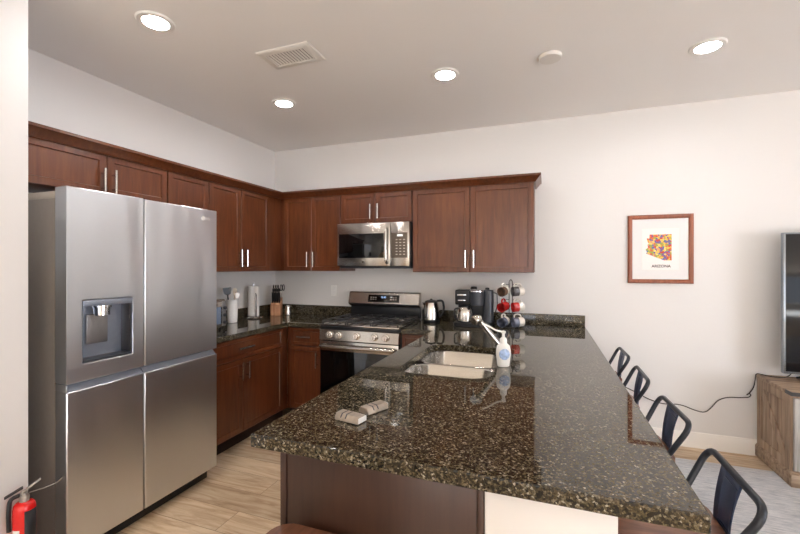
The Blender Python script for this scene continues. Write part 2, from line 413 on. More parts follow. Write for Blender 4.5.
# ------------------------------------------------------------------ cabinets
def bar_handle(vertical, ln, M, parent, r=0.0075):
    mb = MB()
    e = ln / 2; q = ln * 0.3
    if vertical:
        mb.tube([(0, -0.034, -e), (0, -0.034, e)], r, 10, M=M)
        for z in (-q, q): mb.tube([(0, 0.002, z), (0, -0.034, z)], r * 0.75, 8, M=M)
    else:
        mb.tube([(-e, -0.034, 0), (e, -0.034, 0)], r, 10, M=M)
        for x in (-q, q): mb.tube([(x, 0.002, 0), (x, -0.034, 0)], r * 0.75, 8, M=M)
    return mb.build('handle', 'handle_nickel', parent)
def front(kind, w, h, M, root, hx=None, hz=None, vertical=True, m='cherry_wood', ln=0.15, fr=0.058):
    g = 0.002
    d = MB().door(w - 2 * g, h - 2 * g, 0.02, fr, M=M @ T(g, 0, g)).build(kind, m, root)
    if hx is not None: bar_handle(vertical, ln, M @ T(hx, -0.02, hz), d)
    return d
def MY(x, y, z): return T(x, y, z)                    # fronts facing -Y
def MX(x, y, z): return T(x, y, z) @ RZ(90)           # fronts facing +X
UD = 0.312
# uppers on the left wall
c = thing('wall_cabinet', 'two door cherry wood cabinet above the stainless refrigerator', 'cabinet', (0.001, -2.17, 1.88), group='upper kitchen cabinets')
MB().box(0.001, UD, -2.69, -1.648, 1.88, 2.16, 0.002).build('body', 'cherry_wood', c)
front('door', 0.472, 0.255, MX(UD, -2.545, 1.88), c, 0.440, 0.085)
front('door', 0.420, 0.255, MX(UD, -2.071, 1.88), c, 0.032, 0.085)
c = thing('wall_cabinet', 'single door cherry wood cabinet just right of the one above the refrigerator', 'cabinet', (0.001, -1.46, 1.39), group='upper kitchen cabinets')
MB().box(0.001, UD, -1.646, -1.272, 1.39, 2.16, 0.002).build('body', 'cherry_wood', c)
front('door', 0.372, 0.742, MX(UD, -1.645, 1.39), c, 0.035, 0.12)
c = thing('wall_cabinet', 'tall two door cherry cabinet on left wall ending at the room corner', 'cabinet', (0.001, -0.8, 1.39), group='upper kitchen cabinets')
MB().box(0.001, UD, -1.270, -0.002, 1.39, 2.16, 0.002).build('body', 'cherry_wood', c)
front('door', 0.362, 0.742, MX(UD, -1.268, 1.39), c, 0.335, 0.12)
front('door', 0.385, 0.742, MX(UD, -0.904, 1.39), c, 0.04, 0.12)
# uppers on the back wall
c = thing('wall_cabinet', 'narrow two door cherry cabinet in the corner left of the microwave', 'cabinet', (0.68, -0.001, 1.39), group='upper kitchen cabinets')
MB().box(UD + 0.002, 1.018, -UD, -0.001, 1.39, 2.16, 0.002).build('body', 'cherry_wood', c)
front('door', 0.325, 0.742, MY(0.366, -UD, 1.39), c, 0.292, 0.115)
front('door', 0.325, 0.742, MY(0.692, -UD, 1.39), c, 0.035, 0.115)
c = thing('wall_cabinet', 'short two door cherry cabinet directly above the microwave', 'cabinet', (1.39, -0.001, 1.845), group='upper kitchen cabinets')
MB().box(1.021, 1.753, -UD, -0.001, 1.845, 2.16, 0.002).build('body', 'cherry_wood', c)
front('door', 0.364, 0.285, MY(1.023, -UD, 1.847), c, 0.325, 0.105, ln=0.14)
front('door', 0.364, 0.285, MY(1.388, -UD, 1.847), c, 0.036, 0.105, ln=0.14)
c = thing('wall_cabinet', 'wide two door cherry cabinet right of microwave with exposed end', 'cabinet', (2.28, -0.001, 1.385), group='upper kitchen cabinets')
MB().box(1.757, 2.807, -UD, -0.001, 1.385, 2.16, 0.002).build('body', 'cherry_wood', c)
front('door', 0.522, 0.747, MY(1.760, -UD, 1.385), c, 0.485, 0.115)
front('door', 0.522, 0.747, MY(2.284, -UD, 1.385), c, 0.033, 0.115)
# crown moulding, one continuous run
cr = MB().sweep([(0.338, -2.693), (0.338, -0.338), (2.809, -0.338), (2.809, -0.001)],
                [(-0.03, 2.1605), (-0.001, 2.1605), (-0.001, 2.128), (0.010, 2.128), (0.016, 2.136), (0.046, 2.170), (0.054, 2.174), (0.054, 2.190), (-0.03, 2.190)]).build('crown_moulding', 'cherry_wood')
tag(cr, 'dark cherry crown moulding running along the top of all upper cabinets', 'moulding')

# base cabinets
BD = 0.60
c = thing('base_cabinet', 'cherry base cabinet with wide drawer beside the refrigerator', 'cabinet', (0.001, -1.2, 0), group='lower kitchen cabinets')
MB().box(0.001, BD, -1.652, -0.602, 0.10, 0.872, 0.002).build('body', 'cherry_wood', c)
MB().box(0.001, BD - 0.05, -1.652, -0.602, 0.0, 0.099).build('toe_kick', 'toekick', c)
front('drawer', 0.96, 0.165, MX(BD, -1.65, 0.703), c, 0.45, 0.085, False, fr=0.04, ln=0.17)
front('door', 0.44, 0.585, MX(BD, -1.65, 0.115), c, 0.405, 0.49, ln=0.14)
front('door', 0.515, 0.585, MX(BD, -1.207, 0.115), c, 0.035, 0.49, ln=0.14)
c = thing('base_cabinet', 'narrow cherry base cabinet with drawer left of the gas range', 'cabinet', (0.78, -0.001, 0), group='lower kitchen cabinets')
MB().box(BD + 0.002, 0.986, -BD, -0.001, 0.10, 0.872, 0.002).build('body', 'cherry_wood', c)
MB().box(BD + 0.002, 0.986, -BD + 0.05, -0.001, 0.0, 0.099).build('toe_kick', 'toekick', c)
front('drawer', 0.335, 0.165, MY(0.648, -BD, 0.703), c, 0.165, 0.085, False, fr=0.04, ln=0.15)
front('door', 0.335, 0.585, MY(0.648, -BD, 0.115), c, 0.295, 0.47, ln=0.14)
c = thing('base_cabinet', 'cherry base cabinet between gas range and peninsula', 'cabinet', (1.92, -0.001, 0), group='lower kitchen cabinets')
MB().box(1.757, 2.106, -BD, -0.001, 0.10, 0.872, 0.002).build('body', 'cherry_wood', c)
MB().box(1.757, 2.106, -BD + 0.05, -0.001, 0.0, 0.099).build('toe_kick', 'toekick', c)
front('drawer', 0.33, 0.165, MY(1.76, -BD, 0.703), c, 0.165, 0.085, False, fr=0.04, ln=0.15)
front('door', 0.33, 0.585, MY(1.76, -BD, 0.115), c, 0.035, 0.47, ln=0.14)
c = thing('peninsula_cabinet', 'dark stained cabinet with plain end panel beneath the granite peninsula', 'cabinet', (2.43, -1.7, 0))
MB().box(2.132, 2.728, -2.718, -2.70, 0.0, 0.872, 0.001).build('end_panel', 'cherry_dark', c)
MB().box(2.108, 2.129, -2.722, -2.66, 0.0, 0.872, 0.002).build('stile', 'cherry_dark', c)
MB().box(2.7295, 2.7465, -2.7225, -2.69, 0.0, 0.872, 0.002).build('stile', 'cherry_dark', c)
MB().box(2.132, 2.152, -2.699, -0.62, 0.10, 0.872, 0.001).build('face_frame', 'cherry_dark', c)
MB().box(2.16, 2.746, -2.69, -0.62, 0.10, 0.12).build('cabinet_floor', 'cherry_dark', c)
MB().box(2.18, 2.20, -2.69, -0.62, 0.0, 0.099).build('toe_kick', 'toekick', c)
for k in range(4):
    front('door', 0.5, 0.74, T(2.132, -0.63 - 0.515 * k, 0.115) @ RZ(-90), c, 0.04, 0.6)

# ------------------------------------------------------------------ granite worktops
ct = thing('granite_countertop', 'speckled dark granite worktop in the left corner between refrigerator and range', 'countertop', (0.3, -0.8, 0.874))
MB().plate([(0.001, -1.655), (0.64, -1.655), (0.64, -0.64), (0.987, -0.64), (0.987, -0.001), (0.001, -0.001)], [], 0.873, 0.914).build('slab', 'granite', ct, bevel=0.004)
MB().plate([(0.001, -1.655), (0.021, -1.655), (0.021, -0.021), (0.987, -0.021), (0.987, -0.001), (0.001, -0.001)], [], 0.9145, 1.014).build('backsplash', 'granite', ct, bevel=0.002)
SX0, SX1, SY0, SY1 = 2.185, 2.655, -1.915, -1.165
pt = thing('granite_countertop', 'long polished speckled granite peninsula worktop with undermount sink cutout', 'countertop', (2.62, -1.4, 0.874))
MB().plate([(1.757, -0.64), (2.03, -0.64), (2.03, -2.768), (3.227, -2.768), (3.220, -0.001), (1.757, -0.001)],
           [rrect(SX0, SX1, SY0, SY1, 0.11, 8)], 0.873, 0.914).build('slab', 'granite', pt, bevel=0.004)
MB().box(1.757, 3.215, -0.021, -0.001, 0.9145, 1.014, 0.002).build('backsplash', 'granite', pt)

# undermount double sink
sk = thing('kitchen_sink', 'double bowl stainless steel sink set into the peninsula worktop', 'sink', (2.42, -1.54, 0.67))
def bowl(x0, x1, y0, y1, zb):
    def lp(i, z, r): return [(p[0], p[1], z) for p in rrect(x0 + i, x1 - i, y0 + i, y1 - i, r)]
    loops = [lp(-0.012, 0.8715, 0.1), lp(0.0, 0.8715, 0.09), lp(0.004, 0.866, 0.09), lp(0.012, zb + 0.05, 0.085), lp(0.03, zb + 0.012, 0.075), lp(0.06, zb, 0.06)]
    return MB().rings(loops, True, False, True)
for y0, y1 in ((SY0 - 0.005, -1.548), (-1.522, SY1 + 0.005)):
    b = bowl(SX0 - 0.005, SX1 + 0.005, y0, y1, 0.69).build('bowl', 'sink_steel', sk, solid=-0.0012)
    MB().lathe([(0.0455, 0.691), (0.046, 0.694), (0.04, 0.695), (0.034, 0.692), (0.004, 0.692)], 20, M=T(2.42, (y0 + y1) / 2, 0)).build('drain', 'chrome', b)
# faucet
QX, QY = 2.672, -1.44
fc = thing('kitchen_faucet', 'brushed chrome single lever faucet leaning over the double sink', 'faucet', (QX, QY, 0.9145))
MB().lathe([(0.030, 0.9145), (0.030, 0.921), (0.025, 0.928), (0.0235, 0.950), (0.020, 0.962)], 20, M=T(QX, QY, 0)).build('base', 'chrome', fc)
MB().tube([(QX, QY, 0.955), (QX - 0.012, QY - 0.006, 0.972), (2.548, -1.508, 1.128), (2.540, -1.512, 1.137)], [0.020, 0.021, 0.016, 0.016], 16).build('spout', 'brushed_steel', fc)
MB().tube([Vector((2.552, -1.500, 1.140)), Vector((2.546, -1.507, 1.140)), Vector((2.536, -1.520, 1.139)), Vector((2.522, -1.540, 1.134)), Vector((2.518, -1.546, 1.132))], [0.012, 0.024, 0.028, 0.027, 0.022], 20).build('spray_head', 'brushed_steel', fc)
MB().tube(fillet([(QX, QY + 0.02, 0.94), (QX, QY + 0.05, 0.95), (QX - 0.005, QY + 0.10, 0.975)], 0.02), [0.010] + [0.008] * 6 + [0.006], 10).build('lever', 'chrome', fc)
# soap bottle
sx, sy = 2.690, -1.630
so = thing('soap_bottle', 'white pump soap bottle with blue printed label by the faucet', 'bottle', (sx, sy, 0.9145), 20)
def oval(prof, M, fl=0.72): return MB().lathe(prof, 24, M=M @ Matrix.Diagonal((1, fl, 1, 1)))
I4 = Matrix.Identity(4)
oval([(0.026, 0.0), (0.031, 0.004), (0.034, 0.03), (0.038, 0.06), (0.038, 0.085), (0.033, 0.108), (0.020, 0.120), (0.016, 0.124)], I4).build('bottle_body', 'white_plastic', so, world=False)
MB().lathe([(0.018, 0.122), (0.018, 0.142), (0.013, 0.150), (0.008, 0.153), (0.007, 0.172), (0.012, 0.174), (0.013, 0.184), (0.004, 0.187)], 18).build('pump', 'white_plastic', so, world=False)
MB().tube(fillet([(0, 0, 0.180), (-0.035, -0.0, 0.186), (-0.085, -0.0, 0.215), (-0.11, -0.0, 0.222)], 0.03), 0.0045, 8).build('nozzle', 'white_plastic', so, world=False)
lb = MB(); lv = []
for zi in range(7):
    z = 0.040 + 0.055 * zi / 6; r_ = 0.0355 + 0.003 * math.sin(PI * zi / 6) ** 0.6
    wv = math.sqrt(max(0.02, 1 - ((zi - 3) / 3.2) ** 2))
    lv.append([(r_ * math.cos(R(-90 + a * wv)), r_ * 0.74 * math.sin(R(-90 + a * wv)), z) for a in range(-45, 46, 9)])
lb.rings(lv, False).build('label', 'blue_print', so, world=False, solid=0.0006)['label'] = 'pale blue printed label'

# ------------------------------------------------------------------ refrigerator
FX, FY0, FY1 = 0.80, -2.567, -1.662
fr = thing('refrigerator', 'large stainless steel side by side refrigerator with water dispenser', 'refrigerator', (0.4, -2.117, 0))
MB().box(0.05, 0.712, FY0 + 0.004, FY1 - 0.004, 0.055, 1.765, 0.004).build('case', 'case_grey', fr)
MB().box(0.10, 0.735, FY0 + 0.02, FY1 - 0.02, 0.004, 0.054, 0.002).build('base_grille', 'black_satin', fr)
for y0, y1 in ((FY0 + 0.02, FY0 + 0.10), (FY1 - 0.10, FY1 - 0.02)):
    MB().box(0.42, 0.714, y0, y1, 1.7655, 1.803, 0.004).build('hinge_cover', 'beige_plastic', fr)
YS = -2.183; ZU, ZL = 0.883, 0.845
def fdoor(y0, y1, z0, z1, hole=None):
    M = T(0.716, 0, 0) @ FACE_X
    hs = [[(hole[0], hole[2]), (hole[1], hole[2]), (hole[1], hole[3]), (hole[0], hole[3])]] if hole else []
    return MB().plate([(y0, z0), (y1, z0), (y1, z1), (y0, z1)], hs, 0, FX - 0.716, M).build('door', 'fridge_steel', fr, bevel=0.0045)
HO = (-2.498, -2.25, 0.968, 1.274)
d1 = fdoor(FY0, YS - 0.003, ZU, 1.816, HO)
d2 = fdoor(YS + 0.003, FY1, ZU, 1.812)
d3 = fdoor(FY0, YS - 0.003, 0.085, ZL)
d4 = fdoor(YS + 0.003, FY1, 0.085, ZL)
for y0, y1 in ((FY0 + 0.004, YS - 0.004), (YS + 0.004, FY1 - 0.004)):       # slanted finger groove between the doors
    MB().plate([(0.717, ZL + 0.0005), (0.793, ZL + 0.0005), (0.757, ZU - 0.0005), (0.717, ZU - 0.0005)], [], y0, y1, Matrix(((1, 0, 0, 0), (0, 0, 1, 0), (0, 1, 0, 0), (0, 0, 0, 1)))).build('finger_groove', 'recess_grey', fr)
MB().box(0.717, FX, FY0, FY0 + 0.0035, ZL + 0.0005, ZU - 0.003, 0.001).build('groove_cap', 'fridge_steel', fr)
dp = MB(); y0, y1, z0, z1 = HO
y0 += .001; y1 -= .001; z0 += .001; z1 -= .001
dp.rings([[(FX + .001, a, b) for a, b in ((y0, z0), (y1, z0), (y1, z1), (y0, z1))], [(0.722, a, b) for a, b in ((y0 + .004, z0 + .004), (y1 - .004, z0 + .004), (y1 - .004, z1 - .004), (y0 + .004, z1 - .004))]], True, False, True)
dp.build('dispenser_recess', 'recess_grey', d1, solid=0.0)
MB().box(0.755, FX + 0.002, y0 + .001, y1 - .001, z1 - 0.032, z1 - .001, 0.002).build('dispenser_panel', 'recess_grey', d1)
MB().lathe([(0.036, -0.05), (0.036, -0.012), (0.042, -0.01), (0.042, 0.0)], 20, M=T(0.762, -2.385, z1 - 0.033)).build('water_spout', 'chrome', d1)
MB().box(0.724, 0.734, -2.44, -2.335, 1.045, 1.195, 0.004, M=None).build('paddle', 'door_edge', d1)
MB().box(0.7235, 0.7945, y1 - 0.0085, y1 - 0.0045, z0 + 0.012, z1 - 0.034, 0.001).build('side_liner', 'dark_recess', d1)
MB().box(0.7235, FX + 0.001, y0 + .003, y1 - .009, z0 + .0035, z0 + 0.011, 0.002).build('drip_tray', 'dark_grey_plastic', d1)
MB().lathe([(0.0135, 0), (0.0135, 0.0012)], 20, M=T(FX, -1.776, 1.752) @ RY(90)).build('emblem', 'label_white', d2)
text_mesh('lettering', 'LG', 0.03, 'label_white', d2, T(FX + 0.0005, -1.738, 1.752) @ FACE_X)

# ------------------------------------------------------------------ range
g = thing('gas_range', 'stainless steel gas range with five knobs and black oven door', 'range', (1.37, -0.33, 0))
GX0, GX1 = 0.993, 1.750
MB().box(GX0, GX1, -0.62, -0.03, 0.03, 0.905, 0.003).build('body', 'black_satin', g)
MB().box(GX0 + 0.03, GX1 - 0.03, -0.58, -0.08, 0.0, 0.029).build('plinth', 'black_satin', g)
MB().box(GX0 + 0.002, GX1 - 0.002, -0.655, -0.06, 0.9055, 0.922, 0.005).build('cooktop', 'brushed_steel', g)
MB().box(GX0, GX1, -0.668, -0.6205, 0.878, 0.905, 0.004).build('front_trim', 'black_satin', g)
cp = MB().plate([(-0.6205, 0.782), (-0.672, 0.782), (-0.666, 0.877), (-0.6205, 0.877)], [], GX0, GX1, Matrix(((0, 0, 1, 0), (1, 0, 0, 0), (0, 1, 0, 0), (0, 0, 0, 1)))).build('control_panel', 'brushed_steel', g, bevel=0.003)
for kx in (1.095, 1.185, 1.362, 1.53, 1.635):
    k = MB().lathe([(0.020, 0.0), (0.031, 0.001), (0.031, 0.008), (0.024, 0.011), (0.0235, 0.034), (0.020, 0.037)], 22, M=T(kx, -0.669, 0.832) @ RX(90)).build('knob', 'knob_steel', g)
    MB().box(kx - 0.003, kx + 0.003, -0.712, -0.7045, 0.818, 0.848, 0.001).build('knob_grip', 'knob_steel', k)
od = MB().box(GX0 + 0.003, GX1 - 0.003, -0.664, -0.621, 0.235, 0.775, 0.004).build('oven_door', 'black_glass', g)
MB().box(GX0 + 0.003, GX1 - 0.003, -0.6685, -0.6645, 0.690, 0.775, 0.0015).build('door_band', 'brushed_steel', od)
MB().box(GX0 + 0.10, GX1 - 0.10, -0.6665, -0.6645, 0.33, 0.63, 0.0008).build('oven_window', 'oven_glass', od)
hb = MB()
hb.tube(fillet([(GX0 + 0.03, -0.667, 0.733), (GX0 + 0.03, -0.712, 0.735), (GX1 - 0.03, -0.712, 0.735), (GX1 - 0.03, -0.667, 0.733)], 0.02), 0.0165, 12)
hb.build('handle', 'brushed_steel', od)
MB().box(GX0 + 0.003, GX1 - 0.003, -0.664, -0.621, 0.065, 0.228, 0.004).build('storage_drawer', 'brushed_steel', g)
# three continuous cast iron grates
def grate(x0, x1, y0, y1):
    hs = []; nx, ny = 2, 3
    mx, my = 0.011, 0.011
    wx = (x1 - x0 - mx * (nx + 1)) / nx; wy = (y1 - y0 - my * (ny + 1)) / ny
    for i in range(nx):
        for j in range(ny):
            a, b = x0 + mx + i * (wx + mx), y0 + my + j * (wy + my)
            hs.append([(a, b), (a + wx, b), (a + wx, b + wy), (a, b + wy)])
    return MB().plate([(x0, y0), (x1, y0), (x1, y1), (x0, y1)], hs, 0.938, 0.952)
for x0, x1 in ((1.003, 1.248), (1.251, 1.492), (1.495, 1.740)):
    gr = grate(x0, x1, -0.648, -0.10).build('grate', 'black_iron', g, bevel=0.003)
    for fx in (x0 + 0.008, x1 - 0.008):
        for fy in (-0.64, -0.108):
            MB().box(fx - 0.006, fx + 0.006, fy - 0.006, fy + 0.006, 0.9225, 0.9375).build('grate_foot', 'black_iron', gr)
for bx, by, br in ((1.125, -0.5, 0.045), (1.125, -0.235, 0.036), (1.371, -0.37, 0.05), (1.617, -0.5, 0.045), (1.617, -0.235, 0.036)):
    bu = MB().lathe([(br + 0.012, 0.9222), (br + 0.01, 0.928), (br, 0.929), (br, 0.932)], 22, M=T(bx, by, 0)).build('burner', 'brushed_steel', g)
    MB().lathe([(br - 0.004, 0.9325), (br - 0.004, 0.9355), (br - 0.010, 0.937)], 22, M=T(bx, by, 0)).build('burner_cap', 'black_iron', bu)
# back guard: dark riser with an overhanging slanted steel console
MB().box(GX0 + 0.005, GX1 - 0.005, -0.058, -0.03, 0.923, 1.06, 0.002).build('riser', 'black_satin', g)
XZ = Matrix(((0, 0, 1, 0), (1, 0, 0, 0), (0, 1, 0, 0), (0, 0, 0, 1)))
bg = MB().plate([(-0.025, 1.035), (-0.075, 1.032), (-0.118, 1.062), (-0.088, 1.168), (-0.075, 1.178), (-0.025, 1.178)], [], GX0, GX1, XZ).build('console', 'brushed_steel', g, bevel=0.004)
sl = math.degrees(math.atan2(0.03, 0.106))
MC = T(1.38, -0.1055, 1.115) @ RX(-sl)
MB().box(-0.165, 0.165, -0.004, 0.003, -0.036, 0.036, 0.001, M=MC).build('display', 'black_glass', bg)
MB().box(-0.36, 0.36, 0.0, 0.012, -0.062, -0.052, 0.001, M=MC).build('console_lip', 'black_satin', bg)
text_mesh('clock_digits', '12:45', 0.026, 'display_blue', bg, MC @ T(0, -0.0045, 0.012) @ FACE_Y)
kp = MB()
ks = [[(x, z), (x + 0.016, z), (x + 0.016, z + 0.005), (x, z + 0.005)] for x in (-0.14, -0.115, -0.09, 0.075, 0.10, 0.125) for z in (-0.012, 0.008)]
for i, q in enumerate(ks):
    MB().plate(q, [], 0.0, 0.0005, MC @ T(0, -0.0045, 0) @ FACE_Y).build('key', 'key_print', bg)

# ------------------------------------------------------------------ microwave
m = thing('microwave', 'stainless over the range microwave with black glass door', 'microwave', (1.385, -0.2, 1.42))
MX0, MX1 = 1.024, 1.752
MB().box(MX0, MX1, -0.365, -0.003, 1.432, 1.840, 0.003).build('body', 'black_satin', m)
md = MB().box(MX0, 1.568, -0.400, -0.3655, 1.44, 1.840, 0.004).build('door', 'brushed_steel', m)
MB().box(MX0 + 0.02, 1.505, -0.403, -0.4005, 1.515, 1.742, 0.001).build('window', 'black_glass', md)
hx = 1.538
MB().tube(fillet([(hx, -0.401, 1.782), (hx, -0.432, 1.766), (hx, -0.446, 1.625), (hx, -0.432, 1.484), (hx, -0.401, 1.468)], 0.06, 6), 0.0135, 12).build('handle', 'handle_nickel', md)
mp_ = MB().box(1.570, MX1, -0.400, -0.3655, 1.44, 1.840, 0.004).build('control_panel', 'brushed_steel', m)
MB().box(1.578, MX1 - 0.018, -0.403, -0.4005, 1.515, 1.742, 0.001).build('keypad', 'panel_grey', mp_)
MB().box(1.636, 1.690, -0.4045, -0.4032, 1.708, 1.727, 0.0005).build('display', 'display_white', mp_)
for i in range(3):
    for j in range(6):
        x, z = 1.622 + i * 0.036, 1.543 + j * 0.0265
        MB().box(x, x + 0.018, -0.4038, -0.4032, z, z + 0.006).build('key', 'key_print', mp_)
MB().lathe([(0.009, 0), (0.009, 0.001)], 16, M=T(1.295, -0.4, 1.478) @ RX(90)).build('emblem', 'panel_grey', md)
MB().box(MX0 + 0.01, MX1 - 0.01, -0.36, -0.02, 1.418, 1.4315, 0.003).build('bottom_plate', 'dark_grey_plastic', m)
MB().box(MX0 + 0.12, MX0 + 0.27, -0.30, -0.14, 1.414, 1.4178).build('filter', 'wire_grey', m)
MB().box(MX1 - 0.27, MX1 - 0.12, -0.30, -0.14, 1.414, 1.4178).build('filter', 'wire_grey', m)

# ------------------------------------------------------------------ ceiling fixtures
CG = 'recessed downlights'
def downlight(x, y, label):
    t = thing('downlight', label, 'ceiling light', (x, y, H - 0.001), group=CG)
    MB().lathe([(0.063, -0.0005), (0.064, -0.009), (0.068, -0.010), (0.088, -0.007), (0.094, -0.001), (0.094, 0.0), (0.063, 0.0)], 32, cap0=False, cap1=False).build('trim_ring', 'white_plastic', t, world=False)
    MB().lathe([(0.0625, 0.0), (0.0625, -0.0015), (0.05, -0.003), (0.01, -0.0035)], 32).build('diffuser', 'lens', t, world=False)
downlight(0.952, -2.235, 'lit round ceiling downlight above the front of the refrigerator')
downlight(0.938, -1.11, 'lit round ceiling downlight nearest the kitchen corner beyond the vent')
downlight(2.258, -1.135, 'lit round ceiling downlight above the sink, between vent and white disc')
downlight(3.797, -0.94, 'lit round ceiling downlight out over the bar stool side')
sd = thing('smoke_detector', 'small unlit white disc on the ceiling between two downlights', 'detector', (2.923, -1.141, H - 0.001))
MB().lathe([(0.070, 0), (0.070, -0.012), (0.064, -0.020), (0.02, -0.023)], 28).build('housing', 'vent_white', sd, world=False)
v = thing('ceiling_vent', 'white louvred rectangular air vent in the kitchen ceiling', 'vent', (1.42, -1.695, H - 0.001), 0)
VX, VY, IX, IY = 0.185, 0.108, 0.14, 0.066
VR = MB()
VR.rings([[(a * p, b * q, z) for a, b in ((-1, -1), (1, -1), (1, 1), (-1, 1))] for p, q, z in ((VX, VY, 0), (VX, VY, -0.004), (VX - .012, VY - .012, -0.011), (IX, IY, -0.011), (IX, IY, -0.001))], True, False, False)
VR.build('frame', 'vent_white', v, world=False)
MB().box(-IX, IX, -IY, IY, -0.0009, -0.0001).build('backing', 'vent_dark', v, world=False)
for i in range(13):
    x = -IX + 0.0108 + i * 0.0216
    MB().box(-0.0066, 0.0066, -IY, IY, -0.0006, 0.0006, M=T(x, 0, -0.0075) @ RY(-14)).build('louvre', 'vent_white', v, world=False)

# ------------------------------------------------------------------ bar stools
def make_stool(label):
    t = thing('bar_stool', label, 'stool', group='bar stools around the peninsula')
    # local: sitter faces -X, backrest on +X
    z0 = 0.612; hw = 0.163
    def sq(r, z, k=0.05): return [(p[0], p[1], z) for p in rrect(-r, r, -r, r, k * 1.3)]
    MB().rings([sq(hw - .004, z0 - 0.028), sq(hw, z0 - 0.024), sq(hw, z0 - 0.004), sq(hw - .004, z0)]).build('seat', 'seat_wood', t, world=False)
    MB().rings([sq(hw - 0.012, z0 - 0.030, 0.045), sq(hw - 0.012, z0 - 0.085, 0.045), sq(hw - 0.016, z0 - 0.085, 0.04), sq(hw - 0.016, z0 - 0.0285, 0.04)], True, False, False).build('apron', 'gunmetal', t, world=False)
    for sx_ in (-1, 1):
        for sy_ in (-1, 1):
            top = Vector((sx_ * 0.120, sy_ * 0.122, z0 - 0.032)); bot = Vector((sx_ * 0.154, sy_ * 0.154, 0.0))
            def ring(p, a): return [(p.x + sx_ * u * a, p.y + sy_ * w_ * a, p.z) for u, w_ in ((-.5, .5), (.5, .5), (.5, -.5), (.32, -.5), (.32, .32), (-.5, .32))]
            leg = MB().rings([ring(bot, 0.038), ring(bot.lerp(top, .5), 0.046), ring(top, 0.056)]).build('leg', 'gunmetal', t, world=False)
            MB().box(bot.x - 0.018, bot.x + 0.018, bot.y - 0.018, bot.y + 0.018, 0.0, 0.012, 0.003).build('foot_cap', 'black_plastic', leg, world=False)
    k = 0.146
    MB().tube([(a * k * 0.95, b * k * 0.95, 0.2) for a, b in ((-1, -1), (1, -1), (1, 1), (-1, 1))], 0.011, 8, closed=True).build('footrest', 'gunmetal', t, world=False)
    MB().tube(fillet([(0.085, -0.158, z0 - 0.05), (0.094, -0.172, 0.60), (0.193, -0.206, 0.787), (0.193, 0.206, 0.787), (0.094, 0.172, 0.60), (0.085, 0.158, z0 - 0.05)], 0.062, 7), 0.0112, 12).build('back_hoop', 'gunmetal', t, world=False)
    lv = []
    for i in range(9):
        q = i / 8; x = 0.160 + 0.028 * q ** 1.3 - 0.005 * math.sin(PI * q); z = 0.590 + 0.198 * q; hw_ = 0.062 + 0.012 * q ** 2
        lv.append([(x + 0.012 * (1 - (y_ ** 2)), y_ * hw_, z) for y_ in (-1, -.6, -.2, .2, .6, 1)])
    spl = MB().rings(lv, False).build('back_splat', 'splat_navy', t, world=False, solid=0.003)
    pr = []
    for s_, a0, a1 in ((-1, .14, .84), (1, .84, .14)):
        for i in range(6):
            q = a0 + (a1 - a0) * i / 5; x = 0.160 + 0.028 * q ** 1.3 - 0.005 * math.sin(PI * q); hw_ = (0.062 + 0.012 * q ** 2) * 0.66
            pr.append((x + 0.012 * (1 - 0.66 ** 2) - 0.001, s_ * hw_, 0.590 + 0.198 * q))
    MB().tube(pr, 0.0025, 6, closed=True).build('pressed_ridge', 'splat_navy', spl, world=False)
    return t
st0 = make_stool('dark metal bar stool with wooden seat, nearest of the row along the bar')
spots = [(3.262, -2.245, 0, None),
         (3.262, -1.635, 2, 'dark metal bar stool second from the near end of the bar row'),
         (3.258, -0.985, -1, 'dark metal bar stool third along the bar, in front of the power cord'),
         (3.262, -0.36, 1, 'dark metal bar stool at the far end of the bar, by the back wall'),
         (2.285, -2.9015, 270, 'wooden stool seat tucked against the dark end panel of the peninsula')]
for i, (x, y, rz, lab) in enumerate(spots):
    o = st0 if i == 0 else copy_tree(st0)
    o.location = (x, y, 0.0); o.rotation_euler = (0, 0, R(rz))
    if lab: o['label'] = lab
    if i == 4:                                  # the taller seat at the end panel
        o.scale = (1, 1, 1.065)
        for ch in o.children:
            if ch.name.startswith('back_'): ch.scale = (1, 1, 0.92)

# ------------------------------------------------------------------ living side: rug, tv stand, tv, picture, cord
rg = MB().box(3.72, 6.9, -3.3, -0.27, 0.0005, 0.0085, 0.003).build('area_rug', 'rug_pile')
tag(rg, 'pale grey blue distressed rug on the plank floor behind the stools', 'rug')
ZB = 0.0088; TX0, TX1, TY0, TY1, TZ = 4.402, 6.15, -0.462, -0.02, 0.622
ts = thing('tv_stand', 'weathered barn wood television stand against the back wall', 'tv stand', (5.28, -0.24, ZB))
def yz(x0, x1, poly, name, m_, par, holes=(), bev=0.0): return MB().plate(poly, list(holes), 0, x1 - x0, T(x0, 0, 0) @ FACE_X).build(name, m_, par, bevel=bev)
MB().box(TX0 + 0.006, TX1 - 0.006, TY0 + 0.006, TY1, 0.10, TZ - 0.026, 0.002).build('body', 'barn_wood', ts)
MB().box(TX0 - 0.014, TX1 + 0.028, TY0 - 0.028, TY1 + 0.008, ZB, 0.09, 0.004).build('plinth', 'barn_plank', ts)
MB().box(TX0 - 0.010, TX1 + 0.010, TY0 - 0.010, TY1 + 0.002, 0.0905, 0.10, 0.002).build('plinth_cap', 'barn_plank', ts)
MB().box(TX0 - 0.008, TX1 + 0.022, TY0 - 0.022, TY1 + 0.008, TZ - 0.0255, TZ, 0.003).build('top', 'barn_plank', ts)
# left end: frame with a diagonal brace
a, b, zt, zb = TY0 + 0.006, TY1, TZ - 0.027, 0.1005
q = 0.06
p1, p2 = [(a + q, zb + q), (b - q, zb + q), (b - q, zb + q)], None
A = (a + q, zt - q); Bp = (b - q, zb + q); dw = 0.035
t1 = [(a + q + dw, zt - q), (b - q, zt - q), (b - q, zb + q + dw * 1.4)]
t2 = [(a + q, zt - q - dw * 1.4), (b - q - dw, zb + q), (a + q, zb + q)]
